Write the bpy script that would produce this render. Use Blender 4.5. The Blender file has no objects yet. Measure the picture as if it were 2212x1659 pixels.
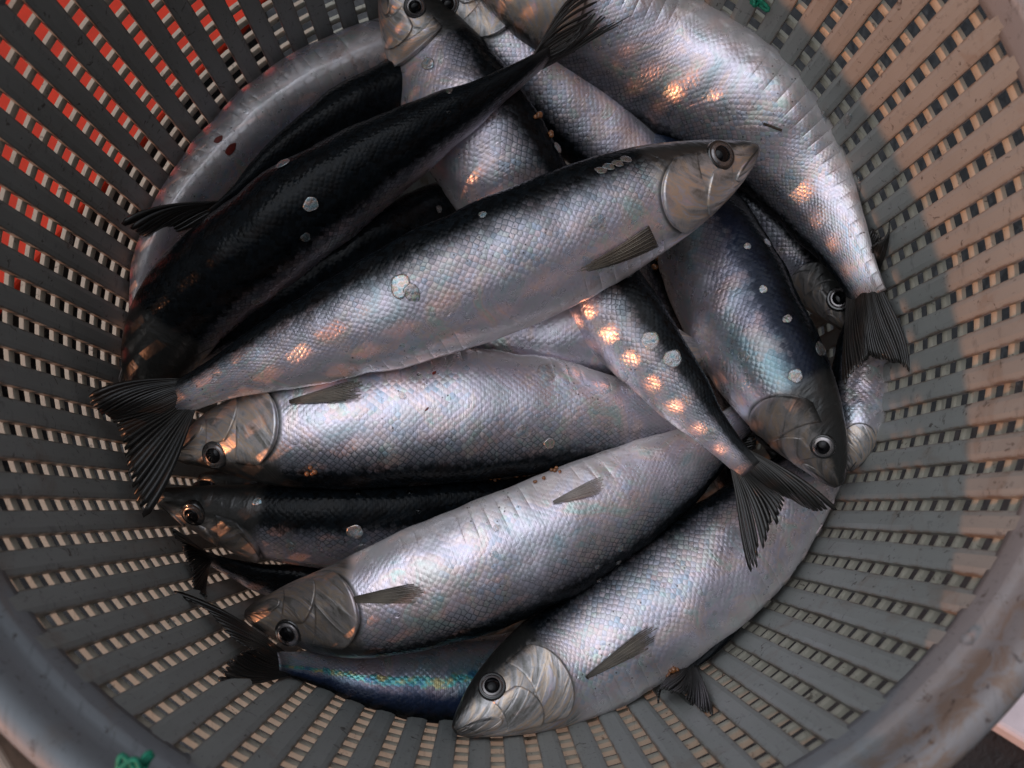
import bpy, bmesh, math, random
import numpy as np
from mathutils import Vector, Matrix, Euler
from mathutils.bvhtree import BVHTree
from mathutils import noise as mnoise

scene = bpy.context.scene
COL = scene.collection
rnd = random.Random(11)

# ------------------------------------------------------------------ camera
CAM_LOC = Vector((-0.0057, -0.0914, 0.3014))
CAM_ROT = Euler((0.1499, -0.0282, 0.0), 'XYZ')
F_PX, W_PX, H_PX = 2207.76 / 1.0271, 2212.0, 1659.0
cam_data = bpy.data.cameras.new('camera')
cam = bpy.data.objects.new('camera', cam_data)
COL.objects.link(cam)
cam.location = CAM_LOC
cam.rotation_euler = CAM_ROT
cam_data.sensor_fit = 'HORIZONTAL'
cam_data.sensor_width = 36.0
cam_data.lens = 36.0 * F_PX / W_PX
cam_data.clip_start = 0.01
cam_data.clip_end = 200
cam_data.dof.use_dof = True
cam_data.dof.focus_distance = 0.415
cam_data.dof.aperture_fstop = 13.0
scene.camera = cam
CAM_R = CAM_ROT.to_matrix()

# ------------------------------------------------------------------ world, sun, exposure
SUN_EL = math.radians(18.0)
SUN_AZ = Vector((-0.86, -0.51, 0)).normalized()
sun_dir = Vector((SUN_AZ.x * math.cos(SUN_EL), SUN_AZ.y * math.cos(SUN_EL), math.sin(SUN_EL)))
world = bpy.data.worlds.new('World')
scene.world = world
world.use_nodes = True
wn, wl = world.node_tree.nodes, world.node_tree.links
wn.clear()
sky = wn.new('ShaderNodeTexSky')
sky.sky_type = 'NISHITA'
sky.sun_disc = False
sky.sun_elevation = SUN_EL
sky.sun_rotation = math.atan2(SUN_AZ.x, SUN_AZ.y)
sky.air_density = 1.0
sky.dust_density = 3.0
sky.ozone_density = 1.0
hs = wn.new('ShaderNodeHueSaturation')
hs.inputs['Saturation'].default_value = 0.22
bg = wn.new('ShaderNodeBackground')
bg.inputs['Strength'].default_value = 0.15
wo = wn.new('ShaderNodeOutputWorld')
wl.new(sky.outputs[0], hs.inputs['Color'])
# low sky dimmed for unseen boat sides, bright overhead lobe added for fish highlights
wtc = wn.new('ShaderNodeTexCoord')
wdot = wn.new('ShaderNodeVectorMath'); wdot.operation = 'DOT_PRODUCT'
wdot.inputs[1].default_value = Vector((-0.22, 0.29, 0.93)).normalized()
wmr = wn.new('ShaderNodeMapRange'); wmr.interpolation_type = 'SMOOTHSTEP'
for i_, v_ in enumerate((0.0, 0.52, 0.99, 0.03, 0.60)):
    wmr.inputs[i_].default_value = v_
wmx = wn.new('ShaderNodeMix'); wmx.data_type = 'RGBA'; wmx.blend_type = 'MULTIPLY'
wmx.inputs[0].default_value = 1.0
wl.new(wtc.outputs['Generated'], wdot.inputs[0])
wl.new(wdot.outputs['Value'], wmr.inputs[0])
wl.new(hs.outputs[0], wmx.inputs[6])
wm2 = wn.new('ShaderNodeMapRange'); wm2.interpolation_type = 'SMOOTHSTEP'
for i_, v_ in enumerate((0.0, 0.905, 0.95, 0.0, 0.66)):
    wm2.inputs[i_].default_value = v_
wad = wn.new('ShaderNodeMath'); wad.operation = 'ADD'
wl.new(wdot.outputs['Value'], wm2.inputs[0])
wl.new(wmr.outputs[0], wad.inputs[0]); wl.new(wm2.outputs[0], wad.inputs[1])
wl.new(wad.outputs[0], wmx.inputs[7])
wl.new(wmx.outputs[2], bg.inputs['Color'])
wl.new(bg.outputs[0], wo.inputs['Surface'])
sd = bpy.data.lights.new('sun', 'SUN')
sd.energy = 0.30
sd.angle = math.radians(1.1)
sd.color = (1.0, 0.38, 0.17)
sun = bpy.data.objects.new('sun', sd)
COL.objects.link(sun)
sun.rotation_euler = sun_dir.to_track_quat('Z', 'Y').to_euler()
scene.view_settings.view_transform = 'Standard'
scene.view_settings.look = 'None'
scene.view_settings.gamma = 1.0
scene.view_settings.use_curve_mapping = False
scene.view_settings.exposure = 2.45
scene.cycles.max_bounces = 8

# ------------------------------------------------------------------ helpers
def ray_dir(u, v):
    d = Vector(((u - W_PX / 2) / F_PX, -(v - H_PX / 2) / F_PX, -1.0))
    return (CAM_R @ d).normalized()

def at(u, v, z):
    d = ray_dir(u, v)
    return CAM_LOC + d * ((z - CAM_LOC.z) / d.z)

def empty(name, loc, label, cat, group=None):
    o = bpy.data.objects.new(name, None)
    o.empty_display_size = 0.02
    COL.objects.link(o)
    o.location = loc
    o['label'] = label
    o['category'] = cat
    if group:
        o['group'] = group
    return o

def tag(o, label, cat, group=None):
    o['label'] = label
    o['category'] = cat
    if group:
        o['group'] = group

def mesh_obj(name, verts, faces, mat, parent=None, smooth=True, uvs=None, uv2=None):
    """verts in world space; parented objects keep world placement"""
    me = bpy.data.meshes.new(name)
    off = parent.matrix_world.translation.copy() if parent else Vector((0, 0, 0))
    if parent:
        off = Vector(parent['__o']) if '__o' in parent else parent.location.copy()
    me.from_pydata([tuple(Vector(v) - off) for v in verts], [], faces)
    if uvs is not None:
        l = me.uv_layers.new(name='body')
        for p in me.polygons:
            for li, uv in zip(p.loop_indices, uvs[p.index]):
                l.data[li].uv = uv
    if uv2 is not None:
        l = me.uv_layers.new(name='metric')
        for p in me.polygons:
            for li, uv in zip(p.loop_indices, uv2[p.index]):
                l.data[li].uv = uv
    if smooth:
        me.polygons.foreach_set('use_smooth', [True] * len(me.polygons))
    me.update()
    if mat:
        me.materials.append(mat)
    o = bpy.data.objects.new(name, me)
    COL.objects.link(o)
    if parent:
        o.parent = parent
    return o

def sub_obj(name, verts, faces, mat, parent, origin, **k):
    """part / sub-part with its mesh given in world space; parent chain has no rotation"""
    me_o = mesh_obj(name, [Vector(v) - origin for v in verts], faces, mat, None, **k)
    me_o.parent = parent
    return me_o

def lerp(a, b, t):
    return a + (b - a) * t

def interp(x, xs, ys):
    return float(np.interp(x, xs, ys))

def smooth_profile(keys):
    xs = [k[0] for k in keys]; ys = [k[1] for k in keys]
    g = np.linspace(0, 1, 401)
    # monotone-ish cubic (Hermite with limited slopes)
    n = len(xs); m = [0] * n
    d = [(ys[i + 1] - ys[i]) / (xs[i + 1] - xs[i]) for i in range(n - 1)]
    m[0], m[-1] = d[0], d[-1]
    for i in range(1, n - 1):
        m[i] = 0 if d[i - 1] * d[i] <= 0 else 2 * d[i - 1] * d[i] / (d[i - 1] + d[i])
    out = []
    for x in g:
        i = min(max(np.searchsorted(xs, x) - 1, 0), n - 2)
        h = xs[i + 1] - xs[i]; t = (x - xs[i]) / h
        out.append((2*t**3-3*t*t+1)*ys[i] + (t**3-2*t*t+t)*h*m[i] + (-2*t**3+3*t*t)*ys[i+1] + (t**3-t*t)*h*m[i+1])
    return lambda x: float(np.interp(x, g, out))

# ------------------------------------------------------------------ node helpers
class NT:
    def __init__(self, name):
        self.mat = bpy.data.materials.new(name)
        self.mat.use_nodes = True
        self.n = self.mat.node_tree.nodes
        self.l = self.mat.node_tree.links
        self.n.clear()
        self.out = self.n.new('ShaderNodeOutputMaterial')
        self.b = self.n.new('ShaderNodeBsdfPrincipled')
        self.l.new(self.b.outputs[0], self.out.inputs['Surface'])
    def put(self, sock, val):
        if isinstance(val, bpy.types.NodeSocket):
            self.l.new(val, sock)
        elif val is not None:
            if isinstance(val, (tuple, list)) and len(val) == 3 and sock.type == 'RGBA':
                val = (*val, 1)
            sock.default_value = val
    def math(self, op, a, b=None, c=None, clamp=False):
        nd = self.n.new('ShaderNodeMath'); nd.operation = op; nd.use_clamp = clamp
        for i, v in enumerate((a, b, c)):
            if v is not None:
                self.put(nd.inputs[i], v)
        return nd.outputs[0]
    def mapr(self, v, a, b, c=0.0, d=1.0, smooth=True):
        nd = self.n.new('ShaderNodeMapRange')
        nd.interpolation_type = 'SMOOTHSTEP' if smooth else 'LINEAR'
        for i, x in enumerate((v, a, b, c, d)):
            self.put(nd.inputs[i], x)
        return nd.outputs[0]
    def mix(self, f, a, b, blend='MIX'):
        nd = self.n.new('ShaderNodeMix'); nd.data_type = 'RGBA'; nd.blend_type = blend
        self.put(nd.inputs[0], f); self.put(nd.inputs[6], a); self.put(nd.inputs[7], b)
        return nd.outputs[2]
    def noise(self, vec, scale, detail=3, rough=0.55, dist=0.0, color=False, dim='3D'):
        nd = self.n.new('ShaderNodeTexNoise'); nd.noise_dimensions = dim
        self.put(nd.inputs['Vector'], vec)
        nd.inputs['Scale'].default_value = scale; nd.inputs['Detail'].default_value = detail
        nd.inputs['Roughness'].default_value = rough; nd.inputs['Distortion'].default_value = dist
        return nd.outputs[1 if color else 0]
    def voro(self, vec, scale, feature='F1', rand=1.0, out='Distance', dim='2D'):
        nd = self.n.new('ShaderNodeTexVoronoi'); nd.voronoi_dimensions = dim; nd.feature = feature
        self.put(nd.inputs['Vector'], vec)
        nd.inputs['Scale'].default_value = scale; nd.inputs['Randomness'].default_value = rand
        return nd.outputs[out]
    def uv(self, name):
        nd = self.n.new('ShaderNodeUVMap'); nd.uv_map = name
        return nd.outputs[0]
    def sep(self, v):
        nd = self.n.new('ShaderNodeSeparateXYZ'); self.l.new(v, nd.inputs[0])
        return nd.outputs
    def comb(self, x, y, z=0.0):
        nd = self.n.new('ShaderNodeCombineXYZ')
        for i, v in enumerate((x, y, z)):
            self.put(nd.inputs[i], v)
        return nd.outputs[0]
    def mapping(self, v, loc=(0, 0, 0), rot=(0, 0, 0), sc=(1, 1, 1)):
        nd = self.n.new('ShaderNodeMapping'); self.l.new(v, nd.inputs[0])
        nd.inputs[1].default_value = loc; nd.inputs[2].default_value = rot; nd.inputs[3].default_value = sc
        return nd.outputs[0]
    def obj(self):
        return self.n.new('ShaderNodeTexCoord').outputs['Object']
    def geo(self):
        return self.n.new('ShaderNodeNewGeometry').outputs['Position']
    def rand(self):
        return self.n.new('ShaderNodeObjectInfo').outputs['Random']
    def ramp(self, f, stops, interp='LINEAR'):
        nd = self.n.new('ShaderNodeValToRGB'); nd.color_ramp.interpolation = interp
        e = nd.color_ramp.elements
        while len(e) < len(stops):
            e.new(0.5)
        for el, (p, c) in zip(e, stops):
            el.position = p
            el.color = (*c, 1) if len(c) == 3 else c
        self.put(nd.inputs[0], f)
        return nd.outputs[0]
    def bump(self, h, strength, dist, normal=None):
        nd = self.n.new('ShaderNodeBump')
        nd.inputs['Strength'].default_value = strength; nd.inputs['Distance'].default_value = dist
        self.l.new(h, nd.inputs['Height'])
        if normal is not None:
            self.l.new(normal, nd.inputs['Normal'])
        return nd.outputs[0]
    def set(self, **k):
        for key, v in k.items():
            self.put(self.b.inputs[key.replace('_', ' ')], v)

# ------------------------------------------------------------------ materials
def make_skin(name, blue, headv=1.0):
    m = NT(name)
    s, q, _ = m.sep(m.uv('body'))
    met = m.uv('metric')
    geo = m.geo()
    body = m.mapr(s, 0.185, 0.215)                          # 0 on the head, 1 on the scaled body
    # overlapping scales: a diamond net
    wob = m.noise(met, 90, 2, 0.5, color=True, dim='2D')
    v1 = m.n.new('ShaderNodeVectorMath'); v1.operation = 'MULTIPLY_ADD'
    m.l.new(wob, v1.inputs[0]); v1.inputs[1].default_value = (0.0016, 0.0016, 0); m.l.new(met, v1.inputs[2])
    mp = m.mapping(v1.outputs[0], rot=(0, 0, math.radians(45)), sc=(1, 1, 1))
    SC = 450.0
    edge = m.voro(mp, SC, 'DISTANCE_TO_EDGE', 0.38)
    dome = m.voro(mp, SC, 'F1', 0.38)
    cell = m.voro(mp, SC, 'F1', 0.38, 'Color')
    cellv, cell2, cell3 = m.sep(cell)
    edge_line = m.mapr(edge, 0.03, 0.16, 1.0, 0.0)
    # fine streaks running across the body
    streak = m.noise(m.mapping(met, sc=(1200, 130, 1)), 1.0, 3, 0.6, dim='2D')
    n1 = m.noise(geo, 75, 4, 0.6)
    n2 = m.noise(geo, 28, 3, 0.5)
    n3 = m.noise(geo, 420, 2, 0.6)
    qj = m.math('ADD', q, m.math('MULTIPLY', m.math('SUBTRACT', n1, 0.5), 0.08))
    qj = m.math('ADD', qj, m.math('MULTIPLY', m.math('SUBTRACT', streak, 0.5), 0.05))
    qj = m.math('ADD', qj, m.math('MULTIPLY', m.math('SUBTRACT', cellv, 0.5), 0.035))
    back = m.mapr(qj, 0.41, 0.235, 0.0, 1.0)                # black back
    upper = m.mapr(qj, 0.54, 0.32, 0.0, 1.0)                 # dark scale outlines on the upper flank
    belly = m.mapr(q, 0.70, 0.88)
    # silver flank tints
    hue = m.noise(geo, 46, 4, 0.62, 1.2)
    tint = m.ramp(hue, [(0.30, (0.50, 0.64, 0.72)), (0.41, (0.70, 0.70, 0.77)), (0.50, (0.76, 0.70, 0.83)),
                        (0.58, (0.88, 0.72, 0.72)), (0.68, (0.62, 0.78, 0.74)), (0.78, (0.80, 0.64, 0.84))])
    iri = m.ramp(cell2, [(0.0, (0.24, 0.52, 0.72)), (0.3, (0.74, 0.72, 0.84)), (0.6, (0.90, 0.62, 0.60)), (1.0, (0.50, 0.76, 0.64))])
    tint = m.mix(m.mapr(n2, 0.40, 0.62, 0.0, 0.42), tint, iri)
    tint = m.mix(m.math('MULTIPLY', m.math('SUBTRACT', 1.0, cell3), 0.12), tint, (0.42, 0.42, 0.46))
    bellyc = m.mix(n1, (0.70, 0.68, 0.71), (0.76, 0.70, 0.66))
    flank = m.mix(m.math('MULTIPLY', belly, 0.75), tint, bellyc)
    dark_amt = m.math('MULTIPLY', m.math('MULTIPLY', edge_line, upper), m.mapr(n1, 0.35, 0.65, 0.45, 1.0))
    soft_edge = m.math('MULTIPLY', m.math('MULTIPLY', edge_line, m.mapr(q, 0.64, 0.42)), m.mapr(n2, 0.40, 0.60, 0.0, 0.40))
    flank = m.mix(m.math('MAXIMUM', dark_amt, soft_edge), flank, (0.045, 0.05, 0.06))
    flank = m.mix(m.math('MULTIPLY', upper, 0.62), flank, (0.10, 0.12, 0.15))
    # specks
    sp = m.voro(geo, 330, 'F1', 1.0, dim='3D')
    speck = m.math('MULTIPLY', m.mapr(sp, 0.10, 0.16, 1.0, 0.0), m.mapr(n2, 0.52, 0.60))
    flank = m.mix(m.math('MULTIPLY', speck, 0.8), flank, (0.05, 0.035, 0.035))
    # brown-pink smears on the belly
    smear = m.math('MULTIPLY', m.mapr(m.noise(geo, 60, 4, 0.6), 0.60, 0.72), belly)
    flank = m.mix(m.math('MULTIPLY', smear, 0.5), flank, (0.36, 0.22, 0.17))
    backc = m.mix(m.math('MULTIPLY', cell3, 0.8), (0.003, 0.0035, 0.004), (0.007, 0.010, 0.013))
    if blue:
        backc = m.mix(m.mapr(qj, 0.05, 0.32), backc, m.mix(blue, (0.010, 0.012, 0.018), (0.022, 0.045, 0.12)))
        flank = m.mix(m.mapr(q, 0.62, 0.38, 0.0, 0.65 * blue), flank, (0.22, 0.25, 0.52))
        flank = m.mix(m.math('MULTIPLY', m.mapr(n2, 0.48, 0.62), m.mapr(q, 0.75, 0.5, 0.0, 0.5)), flank, (0.22, 0.50, 0.56))
        flank = m.mix(m.math('MULTIPLY', m.mapr(n1, 0.52, 0.62), m.mapr(q, 0.75, 0.5, 0.0, 0.35)), flank, (0.50, 0.28, 0.22))
    col_body = m.mix(back, flank, backc)
    if blue > 0.5:
        st = m.mapr(m.math('ABSOLUTE', m.math('SUBTRACT', qj, 0.40)), 0.055, 0.02)
        stc = m.ramp(m.noise(geo, 170, 3, 0.6), [(0.35, (0.05, 0.25, 0.45)), (0.5, (0.10, 0.55, 0.50)), (0.62, (0.62, 0.55, 0.22))])
        col_body = m.mix(m.math('MULTIPLY', st, 0.85), col_body, stc)
    # head: bare bony plates, gold and pink sheen, dark crown
    hv = m.comb(m.math('ADD', m.math('MULTIPLY', s, 46.0), m.math('MULTIPLY', m.math('MULTIPLY', q, q), 9.0)), m.math('MULTIPLY', q, 4.0), m.math('MULTIPLY', m.rand(), 9.0))
    hn1 = m.noise(hv, 1.0, 2, 0.5, 0.7)
    hn = m.math('ADD', m.math('MULTIPLY', hn1, 0.72), m.math('MULTIPLY', m.noise(geo, 170, 4, 0.65, 1.5), 0.28))
    hcol = m.ramp(hn, [(0.27, (0.07, 0.065, 0.06)), (0.38, (0.34, 0.33, 0.31)), (0.47, (0.58, 0.56, 0.57)),
                       (0.57, (0.78, 0.62, 0.48)), (0.64, (0.66, 0.64, 0.70)), (0.72, (0.86, 0.68, 0.74))])
    if headv < 1.0:
        hcol = m.mix(1.0 - headv, hcol, m.mix(hn, (0.05, 0.045, 0.04), (0.16, 0.12, 0.09)))
    hback = m.mapr(qj, 0.47, 0.28, 0.0, 1.0)
    snout = m.mapr(s, 0.055, 0.008, 0.0, 0.75)
    hcol = m.mix(m.math('MAXIMUM', hback, snout), hcol, (0.018, 0.018, 0.017))
    # gill slit and mouth line
    gr = m.math('DIVIDE', m.math('SUBTRACT', q, 0.30), 0.56)
    g2 = m.math('SUBTRACT', m.math('MULTIPLY', gr, 2.0), 1.0)
    se_ = m.math('ADD', 0.158, m.math('MULTIPLY', m.math('SUBTRACT', 1.0, m.math('MULTIPLY', g2, g2)), 0.046))
    dgs = m.math('SUBTRACT', s, se_)
    slit = m.math('MULTIPLY', m.math('MULTIPLY', m.mapr(dgs, 0.0, 0.002), m.mapr(dgs, 0.011, 0.003)), m.math('MULTIPLY', m.mapr(q, 0.30, 0.36), m.mapr(q, 0.86, 0.80)))
    ml = m.math('ABSOLUTE', m.math('SUBTRACT', q, m.math('ADD', 0.56, m.math('MULTIPLY', s, 1.6))))
    mouth = m.math('MULTIPLY', m.mapr(ml, 0.030, 0.010), m.mapr(s, 0.062, 0.050))
    slit = m.math('MAXIMUM', slit, mouth)
    tailm = m.mapr(s, 0.95, 0.995)
    col = m.mix(body, hcol, col_body)
    col = m.mix(m.math('MULTIPLY', tailm, 0.8), col, (0.03, 0.03, 0.03))
    col = m.mix(m.math('MULTIPLY', slit, 0.9), col, (0.012, 0.010, 0.009))
    met_v = m.math('MULTIPLY', m.math('SUBTRACT', 1.0, back), m.mapr(q, 0.72, 0.95, 0.74, 0.36))
    met_h = m.math('MULTIPLY', m.math('SUBTRACT', 1.0, hback), 0.72)
    metal = m.math('ADD', m.math('MULTIPLY', body, met_v), m.math('MULTIPLY', m.math('SUBTRACT', 1.0, body), met_h))
    metal = m.math('MULTIPLY', metal, m.math('SUBTRACT', 1.0, slit))
    rgh = m.math('ADD', m.math('ADD', m.mapr(cellv, 0.0, 1.0, 0.25, 0.34, smooth=False), m.math('MULTIPLY', m.math('SUBTRACT', 1.0, body), 0.12)), m.math('MULTIPLY', n3, 0.03))
    rgh = m.math('SUBTRACT', rgh, m.math('MULTIPLY', back, 0.06))
    # relief: scale domes + streaks + belly ribs
    h_sc = m.math('MULTIPLY', m.math('SUBTRACT', 0.5, dome), body)
    nrm = m.bump(m.math('MULTIPLY', h_sc, m.mapr(q, 0.88, 0.60, 0.3, 1.0)), 0.22, 0.0007)
    nrm = m.bump(m.math('MULTIPLY', m.math('ADD', m.math('MULTIPLY', streak, body), m.math('MULTIPLY', n3, 0.25)), m.mapr(q, 0.88, 0.60, 0.3, 1.0)), 0.26, 0.0005, nrm)
    sx = m.sep(met)[0]
    rib = m.math('ABSOLUTE', m.math('SINE', m.math('MULTIPLY', m.math('ADD', sx, m.math('MULTIPLY', q, 0.004)), math.pi / 0.0062)))
    ribm = m.math('MULTIPLY', m.math('MULTIPLY', m.mapr(q, 0.68, 0.76), m.mapr(q, 0.97, 0.9)), m.math('MULTIPLY', body, m.mapr(n2, 0.42, 0.55)))
    nrm = m.bump(m.math('MULTIPLY', m.math('POWER', rib, 0.5), ribm), 0.4, 0.0008, nrm)
    hb = m.math('MULTIPLY', m.math('ADD', hn1, m.math('MULTIPLY', m.noise(geo, 300, 3, 0.6, 2.0), 0.15)), m.math('SUBTRACT', 1.0, body))
    nrm = m.bump(hb, 0.5, 0.0014, nrm)
    m.set(Base_Color=col, Metallic=metal, Roughness=rgh, Normal=nrm)
    dk = m.math('MULTIPLY', back, body)
    m.put(m.b.inputs['Coat Weight'], m.math('MULTIPLY', m.mapr(dk, 0.0, 1.0, 0.55, 0.16), m.mapr(body, 0.0, 1.0, 0.45, 1.0)))
    m.put(m.b.inputs['Coat Roughness'], m.mapr(n1, 0.3, 0.7, 0.03, 0.07))
    m.l.new(nrm, m.b.inputs['Coat Normal'])
    m.put(m.b.inputs['Specular IOR Level'], m.mapr(dk, 0.0, 1.0, 0.5, 0.05))
    return m.mat

def make_fin(name, base, dark, tip_alpha=1.0, freq=150.0):
    m = NT(name)
    s, t, _ = m.sep(m.uv('body'))
    rays = m.math('SINE', m.math('MULTIPLY', t, freq))
    n = m.noise(m.geo(), 160, 3, 0.6)
    f = m.math('ADD', m.math('MULTIPLY', rays, 0.35 if tip_alpha == 1.0 else 0.32), m.math('MULTIPLY', n, 0.6 if tip_alpha == 1.0 else 1.0), clamp=True)
    if tip_alpha < 1.0:
        f = m.math('MULTIPLY', f, m.math('MULTIPLY', m.mapr(s, 0.0, 0.35, 0.25, 1.0), m.mapr(t, 0.0, 0.035, 0.2, 1.0)))
        m.set(Alpha=m.mapr(s, 0.35, 1.0, 0.95, tip_alpha))
    col = m.mix(f, dark, base)
    m.set(Base_Color=col, Roughness=0.32, Metallic=0.15, Normal=m.bump(rays, 0.22 if tip_alpha == 1.0 else 0.08, 0.0005))
    m.b.inputs['Coat Weight'].default_value = 0.3
    m.b.inputs['Coat Roughness'].default_value = 0.12
    return m.mat

def make_simple(name, col, rough=0.4, metal=0.0, coat=0.0, noise=0.0, nscale=100, bump=0.0):
    m = NT(name)
    if noise:
        n = m.noise(m.geo(), nscale, 4, 0.6)
        c = m.mix(m.mapr(n, 0.3, 0.7), tuple(x * (1 - noise) for x in col), tuple(min(1, x * (1 + noise)) for x in col))
        m.set(Base_Color=c)
        if bump:
            m.set(Normal=m.bump(n, bump, 0.001))
    else:
        m.set(Base_Color=col)
    m.set(Roughness=rough, Metallic=metal)
    m.b.inputs['Coat Weight'].default_value = coat
    m.b.inputs['Coat Roughness'].default_value = 0.05
    return m.mat

def make_plastic(name, base, rimdirt=0.0, slat_edges=False):
    m = NT(name)
    g = m.geo()
    n = m.noise(g, 30, 4, 0.6)
    col = m.mix(n, tuple(c * 0.86 for c in base), tuple(min(1, c * 1.1) for c in base))
    # scratches
    a = m.noise(m.mapping(g, rot=(0.4, 0.2, 0.7), sc=(700, 60, 200)), 1.0, 3, 0.6)
    col = m.mix(m.mapr(a, 0.58, 0.72, 0.0, 0.45), col, tuple(c * 0.45 for c in base))
    # brown stains and specks
    st = m.mapr(m.noise(g, 24, 5, 0.65, 0.8), 0.56, 0.70)
    col = m.mix(m.math('MULTIPLY', st, 0.35), col, (0.20, 0.13, 0.08))
    d = m.mapr(m.noise(g, 230, 4, 0.7, 1.0), 0.60, 0.70)
    col = m.mix(m.math('MULTIPLY', d, 0.8), col, (0.04, 0.025, 0.018))
    if slat_edges:
        px, py, pz = m.sep(g)
        fr = m.math('FRACT', m.math('MULTIPLY', m.math('ARCTAN2', py, px), 80 / (2 * math.pi)))
        ed = m.mapr(m.math('ABSOLUTE', m.math('SUBTRACT', fr, 0.5)), 0.250, 0.305)
        col = m.mix(m.math('MULTIPLY', ed, m.mapr(m.noise(g, 130, 4, 0.7), 0.35, 0.65, 0.1, 0.75)), col, (0.13, 0.075, 0.04))
    if rimdirt:
        px, py, pz = m.sep(g)
        right = m.math('MULTIPLY', m.mapr(px, 0.02, 0.10), m.mapr(pz, 0.006, 0.020))
        k = m.mapr(m.noise(g, 70, 6, 0.72, 0.9), 0.42, 0.58)
        col = m.mix(m.math('MULTIPLY', m.math('MULTIPLY', k, right), rimdirt), col, (0.19, 0.115, 0.055))
        k2 = m.mapr(m.noise(g, 90, 4, 0.7, 1.0), 0.60, 0.68)
        col = m.mix(m.math('MULTIPLY', m.math('MULTIPLY', k2, right), 0.85), col, (0.035, 0.022, 0.018))
    bn = m.bump(m.noise(g, 320, 3, 0.6), 0.12, 0.001)
    m.set(Base_Color=col, Roughness=m.mapr(n, 0.3, 0.7, 0.38, 0.55), Normal=bn)
    m.b.inputs['Subsurface Weight'].default_value = 0.0
    return m.mat

def make_scale_disc(name, alpha):
    m = NT(name)
    n = m.noise(m.geo(), 380, 2, 0.5, 0.8)
    col = m.ramp(n, [(0.25, (0.25, 0.45, 0.62)), (0.38, (0.50, 0.64, 0.64)), (0.48, (0.70, 0.68, 0.72)), (0.57, (0.68, 0.50, 0.42)), (0.66, (0.42, 0.60, 0.48)), (0.78, (0.56, 0.50, 0.70))])
    m.set(Base_Color=col, Metallic=0.75, Roughness=0.22, Normal=m.bump(m.noise(m.geo(), 600, 2), 0.4, 0.0008))
    m.b.inputs['Coat Weight'].default_value = 0.6
    m.b.inputs['Coat Roughness'].default_value = 0.05
    m.b.inputs['Alpha'].default_value = alpha
    return m.mat

def make_iris():
    m = NT('fish iris')
    n = m.noise(m.geo(), 700, 3, 0.6)
    rr = m.n.new('ShaderNodeVectorMath'); rr.operation = 'LENGTH'
    u = m.uv('body')
    r = m.sep(u)[0]
    col = m.mix(n, (0.20, 0.19, 0.20), (0.55, 0.50, 0.50))
    col = m.mix(m.mapr(m.rand(), 0.0, 1.0, 0.0, 0.85, smooth=False), col, (0.05, 0.045, 0.04))
    col = m.mix(m.mapr(r, 0.76, 0.88), col, (0.012, 0.012, 0.012))
    col = m.mix(m.mapr(r, 0.60, 0.55), col, (0.008, 0.008, 0.009))
    m.set(Base_Color=col, Metallic=m.mapr(r, 0.92, 0.80, 0.0, 0.8), Roughness=0.22)
    m.b.inputs['Coat Weight'].default_value = 1.0
    m.b.inputs['Coat Roughness'].default_value = 0.03
    return m.mat

def make_deck():
    m = NT('wet deck')
    g = m.geo()
    n = m.noise(g, 14, 5, 0.65)
    n2 = m.noise(g, 160, 3, 0.6)
    col = m.mix(n, (0.010, 0.010, 0.012), (0.03, 0.03, 0.032))
    col = m.mix(m.mapr(n2, 0.66, 0.74, 0, 0.5), col, (0.12, 0.12, 0.12))
    m.set(Base_Color=col, Roughness=m.mapr(n, 0.35, 0.65, 0.25, 0.7), Normal=m.bump(n2, 0.5, 0.003))
    return m.mat

M_SKIN = make_skin('fish skin', 0.0)
M_BLUE = make_skin('blue fish skin', 0.52)
M_VIOLET = make_skin('violet fish skin', 0.25, 0.4)
M_DIM = make_skin('dark headed fish skin', 0.0, 0.4)
M_TAIL = make_fin('dark tail fin', (0.045, 0.041, 0.036), (0.008, 0.008, 0.008))
M_PECT = make_fin('pale side fin', (0.30, 0.25, 0.19), (0.05, 0.04, 0.032), 0.55, 620.0)
M_PALE = make_fin('pale belly fin', (0.50, 0.44, 0.40), (0.28, 0.24, 0.22), 0.5, 620.0)
M_IRIS = make_iris()
M_PUPIL = make_simple('fish pupil', (0.003, 0.003, 0.004), 0.10, 0.0, 0.0)
M_PUPIL.node_tree.nodes['Principled BSDF'].inputs['Specular IOR Level'].default_value = 0.3
M_SLAT = make_plastic('grey basket plastic', (0.30, 0.315, 0.305), 0.0, True)
M_HOOP = make_plastic('cream basket plastic', (0.42, 0.40, 0.33))
M_RIM = make_plastic('basket rim plastic', (0.235, 0.25, 0.27), 0.6)
M_SCALE = make_scale_disc('bright loose scale', 0.6)
M_CLEAR = make_scale_disc('clear loose scale', 0.24)
M_ROE = make_simple('orange roe', (0.24, 0.095, 0.035), 0.18, 0.0, 0.6, 0.4, 700)
M_DECK = make_deck()
M_ORANGE = make_simple('orange plastic', (0.52, 0.026, 0.003), 0.75, 0.0, 0.0, 0.12, 40)
M_BOARD = make_simple('pale board', (0.50, 0.40, 0.33), 0.7, 0.0, 0.0, 0.18, 60)
M_WHITE = make_simple('white plastic', (0.75, 0.73, 0.82), 0.5, 0.0, 0.0, 0.08, 60)
M_TWINE = make_simple('green twine', (0.010, 0.22, 0.13), 0.6, 0.0, 0.0, 0.4, 500)
M_TWIG = make_simple('brown debris', (0.05, 0.03, 0.018), 0.6, 0.0, 0.0, 0.4, 500)
M_WATER = NT('water drop'); M_WATER.set(Base_Color=(1, 1, 1), Roughness=0.02, IOR=1.33); M_WATER.b.inputs['Transmission Weight'].default_value = 1.0
M_WATER = M_WATER.mat

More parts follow.
